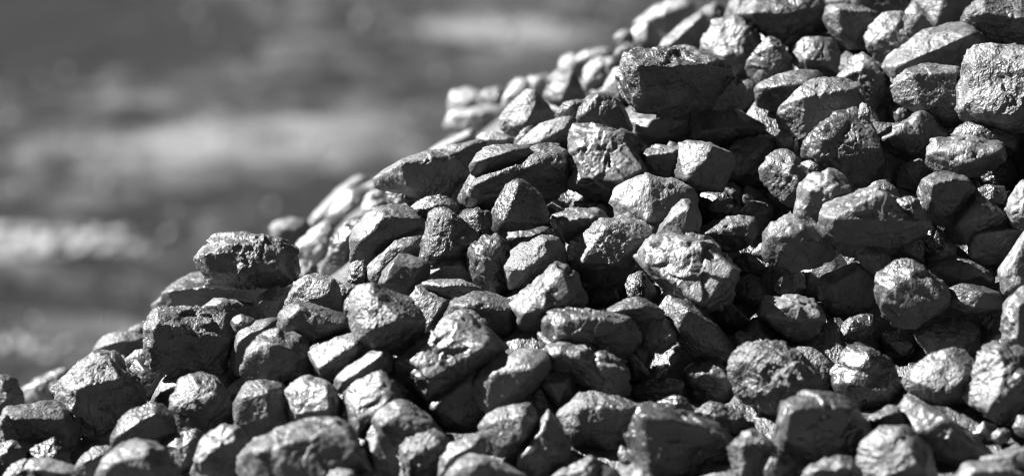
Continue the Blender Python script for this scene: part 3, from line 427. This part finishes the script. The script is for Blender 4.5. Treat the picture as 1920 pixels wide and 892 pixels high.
f21|31|66|137,13 141,7 150,3 160,4 172,7 182,11 186,20 168,22 148,18||dim grey lump above the pale oval one
f22|31|30|95,45 98,36 104,32 112,30 118,32 123,40 121,50 113,60 104,58 97,51|104,38 114,36 110,52|small cracked grey lump
f23|31|85|113,66 114,54 116,46 124,42 133,40 143,42 150,47 157,55 157,63 150,73 135,81 122,79 115,72|120,50 142,45 139,60 118,63|angular lump with a brilliant top and dark lower front
f24|31|30|-5,39 0,30 6,26 14,24 22,29 31,40 32,48 26,57 20,63 10,63 1,52 -4,46|4,36 18,36 22,48|smooth satin lump, pale with an angular crack
f25|31|22|6,16 10,7 17,8 21,14 19,26 12,27||small knob in a dark hole
f26|31|52|24,34 35,30 43,36 44,44 32,46||small grainy lump under a big one
f27|31|90|21,74 23,60 26,50 32,43 44,39 54,42 61,50 64,59 60,69 50,78 40,83 27,79|30,54 44,46 56,54 38,62|knuckle-shaped lump, frosted on its left
f28|31|30|58,51 66,48 74,54 72,61 60,62||small bright stone tucked behind a knuckle-shaped lump
O|31|100|41,80 42,70 48,64 58,59 70,55 80,53 86,56 95,61 108,64 116,70 120,79 112,91 100,98 80,103 60,100 45,90|46,76 62,66 82,57 66,74 98,76|broad boulder, white on the left and dark on the right
f30|31|125|93,66 97,60 106,58 114,62 118,72 110,76||dark bump with a bright little top
f31|31|70|73,54 80,47 88,46 96,52 101,62 88,64 78,60||dim stone in shade
f32|31|70|133,84 138,74 146,64 155,57 163,57 170,63 180,67 186,80 172,89 150,93 137,92|140,80 154,62 168,70|dark lump with a thin lit left edge
f33|31|90|153,55 165,49 177,51 181,64 168,66 157,60||very dark small stone
f34|31|90|178,64 185,55 190,49 200,45 206,60 206,86 190,87 181,76||dull lump at the right edge
f35|31|58|111,86 117,77 122,77 125,82 137,95 130,107 115,101||black splintered lump with one glinting chip
f36|31|85|-3,97 -1,86 5,79 14,73 22,73 32,77 40,85 49,93 48,103 35,110 20,113 8,109 -1,105|5,84 20,77 10,96 32,92|dark lump with a bright left cap
f37|32|14|-3,24 8,17 24,21 28,37 18,47 2,47 -6,35||shaded black lump
f38|32|70|90,2 104,-6 117,1 115,16 97,18||black lump behind the upright crumbly one
f39|32|52|114,2 128,-8 140,4 142,20 122,20||sharp-edged black lump
f40|32|60|113,72 125,64 145,61 160,71 163,88 142,95 118,87||large soft black lump deep in shade
f41|32|40|83,72 100,67 113,72 112,92 90,94||shaded black lump beside the deep gap
f42|23|132|54,0 66,-6 75,2 85,6 88,16 86,28 76,32 63,28 56,16|66,4 80,8|dark knobbed lump
f43|23|60|83,0 92,-3 101,9 107,19 97,24 86,24||black lump in shade
f44|23|160|110,34 122,28 131,32 138,41 128,48 113,44||low black stone
f45|33|236|-4,66 8,68 15,82 12,98 -2,98 -8,80||shaded lump
f46|11|40|158,74 164,68 176,70 180,86 170,94 160,86|166,70|dark lump with a bright tooth on top
f47|11|-30|146,62 149,53 156,45 161,45 162,55 166,64 158,68 151,68|156,48 152,62|small upright lump with a pale left side
f48|12|60|161,22 160,6 168,0 180,-3 188,5 191,12 188,24 190,36 184,43 176,44 168,40 163,30|166,6 184,6 172,24|tall glittering black lump
f49|22|70|180,12 186,4 192,1 199,4 202,14 190,18||small sparkling stone
"""
LAND = {}
LNAME = {'A': 'the blocky crest lump', 'B': 'the smooth cracked face', 'C': 'the oval capstone', 'D': 'the half-bright wedge',
 'E': 'the flat central lump', 'F': 'the split boulder', 'G': 'the snowy-sloped lump', 'H': 'the huge black slab',
 'I': 'the mottled pebble-like lump', 'J': 'the pitted-front lump', 'K': 'the pale-topped slab', 'L': 'the flaky boulder',
 'M': 'the pale oval lump', 'N': 'the light-grey block', 'O': 'the half-white boulder', 'P': 'the wrinkled dome',
 'Q': 'the long overhang', 'R': 'the rim-lit boulder', 'S': 'the pyramid lump'}
ROWS = [l.split('|') for l in DATA.strip().splitlines()]
lumps = []
for idn, tile, opt, poly, ridge, look in ROWS:
    def P(s):
        if not s: return np.zeros((0, 2))
        a = np.array([[float(c) for c in q.split(',')] for q in s.split()])
        if tile != 'F': a = np.array([480 * int(tile[0]), 223 * int(tile[1])]) + a * 2.5
        return a
    o = P(poly); rd = P(ridge)
    d = float(opt or 0)
    x, y = o.T; x2, y2 = np.roll(x, -1), np.roll(y, -1); cr = x * y2 - x2 * y; A = cr.sum() / 2
    cx = ((x + x2) * cr).sum() / (6 * A); cy = ((y + y2) * cr).sum() / (6 * A)
    lumps.append(dict(id=idn[0] if idn == 'G0' else idn, c=(cx, cy), A=abs(A), o=o, r=rd, d=d, look=look, row=idn))
for L in lumps:
    if L['row'] == 'G0': L['id'] = 'c16'
    if L['id'] in LNAME: LAND[L['id']] = L['c']

def relation(L):
    if L['id'] in LNAME: return ''
    best = min(LAND, key=lambda k: math.hypot(LAND[k][0] - L['c'][0], LAND[k][1] - L['c'][1]))
    dx = L['c'][0] - LAND[best][0]; dy = L['c'][1] - LAND[best][1]
    a = math.degrees(math.atan2(-dy, dx)) % 360
    w = ['right of', 'upper right of', 'above', 'upper left of', 'left of', 'lower left of', 'below', 'lower right of'][int((a + 22.5) // 45) % 8]
    return ', ' + w + ' ' + LNAME[best]

seeds = []                                     # (x, y, z, radius) of everything the heap's core must carry
placed = []
labels = set()
for n, L in enumerate(lumps):
    rng = np.random.RandomState(1000 + n)
    t = depth_at(L['c'][0], L['c'][1], L['d'])
    ctr = unproject(L['c'][0], L['c'][1], t)
    sc = t * KX                                # metres per pixel at this distance
    o = (L['o'] - np.array(L['c'])) * (1.10 if L['d'] > -450 else 1.32) * sc; Rp = math.sqrt(L['A'] / math.pi) * sc
    pts = [(x, -y, rng.uniform(-0.22, 0.16) * Rp) for x, y in o]
    if len(L['r']) >= 2:
        rr = (L['r'] - np.array(L['c'])) * 1.03 * sc
        lean = 0.28 if L['row'] in LEAN_BACK else (-0.30 if L['row'] in LEAN_OVER else 0.0)
        for x, y in rr: pts.append((x, -y, (rng.uniform(0.74, 0.90) - 0.12 * abs(lean) + lean * float(np.clip((x + y) / Rp / 1.3, -1, 1))) * Rp))
    else:
        if len(L['r']) == 1:
            x, y = (L['r'][0] - np.array(L['c'])) * sc; pts.append((x, -y, 0.8 * Rp))
        a0 = rng.uniform(0, 6.28)
        for k in range(4):
            a = a0 + k * 1.57 + rng.uniform(-.4, .4); q = rng.uniform(0.4, 0.65)
            pts.append((math.cos(a) * q * Rp, math.sin(a) * q * Rp * 0.9, rng.uniform(0.5, 0.75) * Rp))
    for k in range(5):
        x, y = o[int(k * len(o) / 5)] * rng.uniform(0.45, 0.75)
        pts.append((x, -y, -rng.uniform(0.6, 0.9) * Rp))
    pts = np.array(pts)
    lvl = 6 if Rp > 0.030 and t < 2.85 else (5 if t < 3.0 and Rp > 0.012 else 4)
    U, Fc = ICO[lvl]
    V = rock(pts, U, rng, chips=3 if len(L['r']) >= 3 else 8, rough=1.3 if L['row'] in CRUMBLY else 1.0)
    W = V[:, :1] * RGT + V[:, 1:2] * UPV - V[:, 2:3] * FWD
    key = 'pale' if L['row'] in SUNLIT_TINT else 'satin' if L['row'] in SATIN else 'dusty' if L['row'] in DUSTY else 'glossy' if L['row'] in GLOSSY else 'crumbly' if L['row'] in CRUMBLY else 'plain'
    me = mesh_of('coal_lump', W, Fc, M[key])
    lab = L['look'] + relation(L)
    if L['id'] not in LNAME: lab = lab.replace(' lump', ' coal lump', 1) if ' lump' in L['look'] else lab
    if len(lab.split()) > 16: lab = L['look'].replace(' lump', ' coal lump', 1)
    assert lab not in labels, lab
    assert 4 <= len(lab.split()) <= 16, (len(lab.split()), lab)
    labels.add(lab)
    link('coal_lump', me, ctr, label=lab, category='coal lump', group='lumps of coal in the heap')
    seeds.append((ctr[0], ctr[1], ctr[2], Rp)); placed.append((L['c'][0], L['c'][1], t, math.sqrt(L['A'] / math.pi), L['o']))

# ------------------------------------------------------------------ the rest of the heap, outside the picture
SIL = np.array([(-900, 900), (-300, 780), (0, 735), (60, 735), (110, 715), (180, 665), (270, 640), (290, 605), (370, 560), (378, 500), (440, 455), (540, 440),
                (600, 410), (660, 355), (720, 325), (760, 300), (845, 265), (850, 195), (950, 180), (1050, 125), (1170, 70), (1280, 10), (1400, -60), (1700, -220), (2600, -300)])
rng = np.random.RandomState(55)
outer = []
for gy in np.arange(-250, 2700, 92):
    for gx in np.arange(-600, 2700, 100):
        x = gx + rng.uniform(-38, 38) + (gy / 92 % 2) * 50; y = gy + rng.uniform(-34, 34)
        if -45 < x < 1965 and -42 < y < 935: continue
        if y < np.interp(x, SIL[:, 0], SIL[:, 1]) + 40: continue
        dd = 240 * np.clip((y - 100) / 760, -0.3, 3) - 100 * np.clip((x - 1500) / 1000, 0, 1)
        t = depth_at(x, y, dd); c = unproject(x, y, t)
        if c[2] < 0.03: continue
        R = rng.uniform(34, 66) * t * KX
        outer.append((c, R)); seeds.append((c[0], c[1], c[2], R))
seeds = np.array(seeds)
# the core: a slope of coal fines under every lump, falling away at its angle of repose
GX = np.arange(-3.0, 3.2, 0.014); GY = np.arange(-2.8, 3.4, 0.014)
X, Y = np.meshgrid(GX, GY); Z = np.full(X.shape, -0.05)
TS = math.tan(math.radians(40))
for x, y, z, R in seeds:
    dist = np.hypot(X - x, Y - y)
    Z = np.maximum(Z, z - 1.15 * R - TS * np.maximum(0, dist - 0.3 * R))
q = np.stack([X.ravel() * 14, Y.ravel() * 14, Z.ravel() * 14], 1)
for L, (x, y, z, R) in zip(lumps, seeds):
    if L['d'] < -100: continue
    Z = np.minimum(Z, z - 1.0 * R + 1.3 * np.maximum(0, np.abs(X - x) - 0.7 * R) + np.where(Y > y, 1.5 * (Y - y), 0.2 * (y - Y)))
Zc = Z + (0.006 * vnoise(q) + 0.003 * vnoise(q * 2.7)).reshape(X.shape)
ny, nx = X.shape
idx = np.arange(nx * ny).reshape(ny, nx)
a, b, c_, d_ = idx[:-1, :-1].ravel(), idx[:-1, 1:].ravel(), idx[1:, 1:].ravel(), idx[1:, :-1].ravel()
tri = np.vstack([np.stack([a, b, c_], 1), np.stack([a, c_, d_], 1)])
keep = Zc.ravel()[tri].max(1) > -0.02
core = mesh_of('coal_fines', np.stack([X.ravel(), Y.ravel(), Zc.ravel()], 1), tri[keep], M['crumbly'])
link('coal_fines', core, kind='structure')
def core_z(x, y):
    i = int(np.clip((x - GX[0]) / 0.014, 0, nx - 1)); j = int(np.clip((y - GY[0]) / 0.014, 0, ny - 1))
    return Z[j, i]

# base shapes for the lumps nobody traced
def blob(seed, lvl):
    r = np.random.RandomState(seed); k = 14
    p = r.normal(size=(k, 3)); p /= np.linalg.norm(p, axis=1)[:, None]
    p *= r.uniform(0.8, 1.15, (k, 1)) * np.array([1.1, 0.95, 0.8])
    p -= p.mean(0)
    return rock(p, ICO[lvl][0], r, chips=12)
BLOB3 = [blob(300 + k, 3) for k in range(14)]
BLOB2 = [blob(300 + k, 3) for k in range(14)]
BLOB4 = [blob(300 + k, 5) for k in range(14)]
def rotm(r):
    q_ = r.normal(size=4); q_ /= np.linalg.norm(q_); w, x, y, z = q_
    return np.array([[1 - 2 * (y * y + z * z), 2 * (x * y - z * w), 2 * (x * z + y * w)], [2 * (x * y + z * w), 1 - 2 * (x * x + z * z), 2 * (y * z - x * w)],
                     [2 * (x * z - y * w), 2 * (y * z + x * w), 1 - 2 * (x * x + y * y)]])
SV, SF, base = [], [], 0
def add_stuff(c, R, lvl=3):
    global base
    V = (BLOB3 if lvl == 3 else BLOB4)[rng.randint(14)] @ rotm(rng).T * R + c
    F_ = ICO[3 if lvl == 3 else 5][1]
    SV.append(V); SF.append(F_ + base); base += len(V)
for c, R in outer: add_stuff(c, R * 1.12)

def exposure(px, py):                          # how far a point lies outside every traced outline (pixels)
    best = 1e9
    for cx, cy, t, r, o in placed:
        if abs(cx - px) > 160 or abs(cy - py) > 160: continue
        x, y = o.T; x2, y2 = np.roll(x, -1), np.roll(y, -1)
        L_ = np.hypot(x2 - x, y2 - y) + 1e-9
        s = ((x2 - x) * (py - y) - (y2 - y) * (px - x)) / L_
        A_ = (x * y2 - x2 * y).sum()
        dist = (-s if A_ > 0 else s).max()     # >0 outside a convex outline
        best = min(best, dist)
    return best
# small lumps half sunk in the core, seen down the gaps and covering the rest of the heap
gap = []
for k in range(14500):
    x = rng.uniform(-2.7, 2.9); y = rng.uniform(-2.5, 2.9)
    if k > 6500: x = rng.uniform(-0.6, 0.65); y = rng.uniform(-0.7, 0.6)
    z = core_z(x, y)
    if z < 0.02: continue
    R = rng.uniform(0.018, 0.042) if k < 9500 else rng.uniform(0.006, 0.015)
    c = np.array([x, y, z]); px, py, t = project(c); rp = R / t / KX
    inside = -60 < px < 1980 and -60 < py < 950
    sil = np.interp(px, SIL[:, 0], SIL[:, 1])
    if inside:
        if py < sil + rp + 25: continue
        c = c + np.array([0, 0, -0.1 * R]); hidden = False; bad = False
        for cx, cy, tt, r_, o in placed:       # never in front of a lump the eye can see
            if abs(cx - px) > 170 or abs(cy - py) > 170: continue
            x_, y_ = o.T; x2_, y2_ = np.roll(x_, -1), np.roll(y_, -1)
            s_ = ((x2_ - x_) * (py - y_) - (y2_ - y_) * (px - x_)) / (np.hypot(x2_ - x_, y2_ - y_) + 1e-9)
            if (x_ * y2_ - x2_ * y_).sum() > 0: s_ = -s_
            if s_.max() < 0.65 * rp:
                if tt > t - 0.75 * R - 0.25 * r_ * t * KX: bad = True; break
                if s_.max() < -rp: hidden = True
        if bad: continue
        e = exposure(px, py)
        if not hidden and e > -rp * 0.6: gap.append((e, c, R, px, py)); continue
        if hidden and k > 6500: continue
    add_stuff(c, R * (1.0 if inside else 1.25))
gap.sort(key=lambda g: -g[0])
NIND = 300 - len(lumps)
used = []; rest = []
for g in gap:
    if len(used) < NIND and all(math.hypot(g[3] - u[3], g[4] - u[4]) > 26 for u in used): used.append(g)
    else: rest.append(g)
for g in rest: add_stuff(g[1], g[2])
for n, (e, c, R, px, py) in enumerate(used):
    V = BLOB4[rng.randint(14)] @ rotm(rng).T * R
    me = mesh_of('coal_lump', V, ICO[5][1], M['glossy'])  # darker coal puts the shade down the gaps into their colour
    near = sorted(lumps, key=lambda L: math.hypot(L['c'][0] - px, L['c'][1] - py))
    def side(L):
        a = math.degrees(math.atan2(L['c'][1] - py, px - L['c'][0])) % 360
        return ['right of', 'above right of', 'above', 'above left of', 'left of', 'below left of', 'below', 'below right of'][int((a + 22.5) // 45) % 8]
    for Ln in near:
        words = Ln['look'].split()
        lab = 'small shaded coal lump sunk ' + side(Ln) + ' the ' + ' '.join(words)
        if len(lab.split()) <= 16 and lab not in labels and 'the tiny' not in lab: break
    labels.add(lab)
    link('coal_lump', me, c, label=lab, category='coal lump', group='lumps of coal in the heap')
rub = mesh_of('coal_rubble', np.vstack(SV), np.vstack(SF), M['crumbly'])
link('coal_rubble', rub, kind='stuff', label='small shaded coal rubble filling the heap between the lumps', category='coal rubble')
print('lumps', len(lumps), 'gap', len(gap), 'used', len(used), 'stuff pieces', len(SV))

# ------------------------------------------------------------------ the yard behind
def ground_mat():
    m = bpy.data.materials.new('yard_ground'); m.use_nodes = True; nt = m.node_tree; nd = nt.nodes; ln = nt.links
    bs = nd['Principled BSDF']; tc = nd.new('ShaderNodeTexCoord')
    def noise(s, d, r=0.55):
        n = nd.new('ShaderNodeTexNoise'); n.inputs['Scale'].default_value = s; n.inputs['Detail'].default_value = d; n.inputs['Roughness'].default_value = r
        ln.new(tc.outputs['Object'], n.inputs['Vector']); return n.outputs['Fac']
    def mth(op, a, b):
        x = nd.new('ShaderNodeMath'); x.operation = op
        for k, s in enumerate((a, b)):
            if isinstance(s, (int, float)): x.inputs[k].default_value = s
            else: ln.new(s, x.inputs[k])
        return x.outputs[0]
    v = mth('ADD', mth('MULTIPLY', noise(1.3, 2), 0.9), mth('ADD', mth('MULTIPLY', noise(5, 5, 0.75), 1.9), mth('MULTIPLY', noise(17, 3, 0.6), 0.9)))
    # lighter and darker ground patches, each with its own place, size and strength
    sp = nd.new('ShaderNodeSeparateXYZ'); ln.new(tc.outputs['Object'], sp.inputs[0])
    wob = noise(7, 5, 0.7)
    tot = mth('SUBTRACT', v, 1.48)
    for (gx, gy, wx, wy, amt) in SPOTS:
        dx = mth('DIVIDE', mth('SUBTRACT', sp.outputs[0], gx), wx); dy = mth('DIVIDE', mth('SUBTRACT', sp.outputs[1], gy), wy)
        dd = mth('ADD', mth('MULTIPLY', dx, dx), mth('MULTIPLY', dy, dy))
        dd = mth('ADD', dd, mth('MULTIPLY', mth('SUBTRACT', wob, 0.5), 3.6))
        g = nd.new('ShaderNodeMapRange'); g.interpolation_type = 'SMOOTHSTEP'
        g.inputs['From Min'].default_value = 1.6; g.inputs['From Max'].default_value = 0.2
        g.inputs['To Min'].default_value = 0; g.inputs['To Max'].default_value = amt
        ln.new(dd, g.inputs['Value']); tot = mth('ADD', tot, g.outputs[0])
    r = nd.new('ShaderNodeMapRange'); r.inputs['From Min'].default_value = 0.30; r.inputs['From Max'].default_value = 1.15
    r.inputs['To Min'].default_value = 0.016; r.inputs['To Max'].default_value = 0.15; ln.new(tot, r.inputs['Value'])
    cc = nd.new('ShaderNodeCombineColor')
    for k in range(3): ln.new(r.outputs[0], cc.inputs[k])
    ln.new(cc.outputs[0], bs.inputs['Base Color']); bs.inputs['Roughness'].default_value = 0.95; bs.inputs['Specular IOR Level'].default_value = 0.08
    bp = nd.new('ShaderNodeBump'); bp.inputs['Strength'].default_value = 0.8; bp.inputs['Distance'].default_value = 0.03
    ln.new(noise(25, 6, 0.7), bp.inputs['Height']); ln.new(bp.outputs[0], bs.inputs['Normal'])
    return m
def ground_hit(px, py):
    d = FWD + (px - 960.0) * KX * RGT + (446.0 - py) * KX * UPV
    return CAM + d * (-CAM[2] / d[2])
SPOTS = []
for px, py, hw, hh, amt in [(100, 450, 160, 26, 1.0), (940, 55, 170, 36, 1.15), (560, 270, 320, 50, 0.5), (250, 300, 260, 36, 0.3), (60, 60, 400, 120, -1.0),
                            (480, 60, 260, 30, 0.10), (520, 170, 300, 18, -0.12), (480, 380, 300, 26, -0.14), (170, 560, 180, 14, -0.12), (330, 620, 200, 30, 0.1),
                            (60, 650, 60, 26, 0.16), (650, 20, 180, 30, 0.0), (1150, 60, 100, 60, -0.05)]:
    p = ground_hit(px, py); t = (p - CAM) @ FWD
    SPOTS.append((p[0], p[1], hw * t * KX, hh * t * KX / math.sin(math.radians(14)) * 1.0, amt))
gm = ground_mat()
# one sheet: fine and uneven near the heap, reaching the horizon
gxs = np.concatenate([[-3000, -600, -120, -30], np.arange(-12, 12, 0.08), [30, 120, 600, 3000]])
gys = np.concatenate([[-3000, -600, -120, -30, -8], np.arange(-4, 22, 0.08), [40, 120, 600, 3000]])
X2, Y2 = np.meshgrid(gxs, gys)
q = np.stack([X2.ravel() * 1.3, Y2.ravel() * 1.3, 0 * X2.ravel()], 1)
near = (np.abs(X2) < 12) & (Y2 > -4) & (Y2 < 22)
Z2 = (0.035 * vnoise(q) + 0.02 * vnoise(q * 3.1 + 5) + 0.012 * vnoise(q * 7.7 + 9)).reshape(X2.shape) * near
n2y, n2x = X2.shape; idx = np.arange(n2x * n2y).reshape(n2y, n2x)
a, b, c_, d_ = idx[:-1, :-1].ravel(), idx[:-1, 1:].ravel(), idx[1:, 1:].ravel(), idx[1:, :-1].ravel()
link('ground', mesh_of('ground', np.stack([X2.ravel(), Y2.ravel(), Z2.ravel()], 1), np.vstack([np.stack([a, b, c_], 1), np.stack([a, c_, d_], 1)]), gm), kind='structure')
# gravel and crumbs of stone lying on the yard
gv, gf, gb = [], [], 0
r3 = np.random.RandomState(9)
stone_m = bpy.data.materials.new('pale_gravel'); stone_m.use_nodes = True
stone_m.node_tree.nodes['Principled BSDF'].inputs['Base Color'].default_value = (0.2, 0.2, 0.2, 1)
stone_m.node_tree.nodes['Principled BSDF'].inputs['Roughness'].default_value = 0.7
import bmesh
bmq = bmesh.new(); bmesh.ops.create_icosphere(bmq, subdivisions=2, radius=1.0)
gU = np.array([v.co[:] for v in bmq.verts]); gU /= np.linalg.norm(gU, axis=1)[:, None]; gF = np.array([[v.index for v in f.verts] for f in bmq.faces]); bmq.free()
GB = [gU * (1 + 0.25 * vnoise(gU * 1.7 + 7 * k))[:, None] * np.array([1.2, 0.9, 0.65]) for k in range(6)]
for k in range(3000):
    if k % 12 == 0:
        s = SPOTS[[0, 0, 0, 1, 1, 2, 9, 10][r3.randint(8)]]; x = s[0] + r3.normal() * s[2] * 0.7; y = s[1] + r3.normal() * s[3] * 0.6
    else: x = r3.uniform(-7, 7); y = r3.uniform(0.5, 18)
    if k < 56: s = SPOTS[0 if k < 40 else 1]; x = s[0] + r3.normal() * s[2] * 0.5; y = s[1] + r3.normal() * s[3] * 0.45
    j = int(np.clip(np.searchsorted(gys, y), 0, n2y - 1)); i = int(np.clip(np.searchsorted(gxs, x), 0, n2x - 1))
    R = 0.005 + 0.012 * r3.rand() ** 3 + (0.006 + 0.012 * r3.rand() if k < 56 else 0)
    gv.append(GB[r3.randint(6)] @ rotm(r3).T * R + np.array([x, y, Z2[j, i] + R * 0.3])); gf.append(gF + gb); gb += len(gU)
link('gravel', mesh_of('gravel', np.vstack(gv), np.vstack(gf), stone_m), kind='stuff', label='pale gravel scattered over the yard behind the heap', category='gravel')
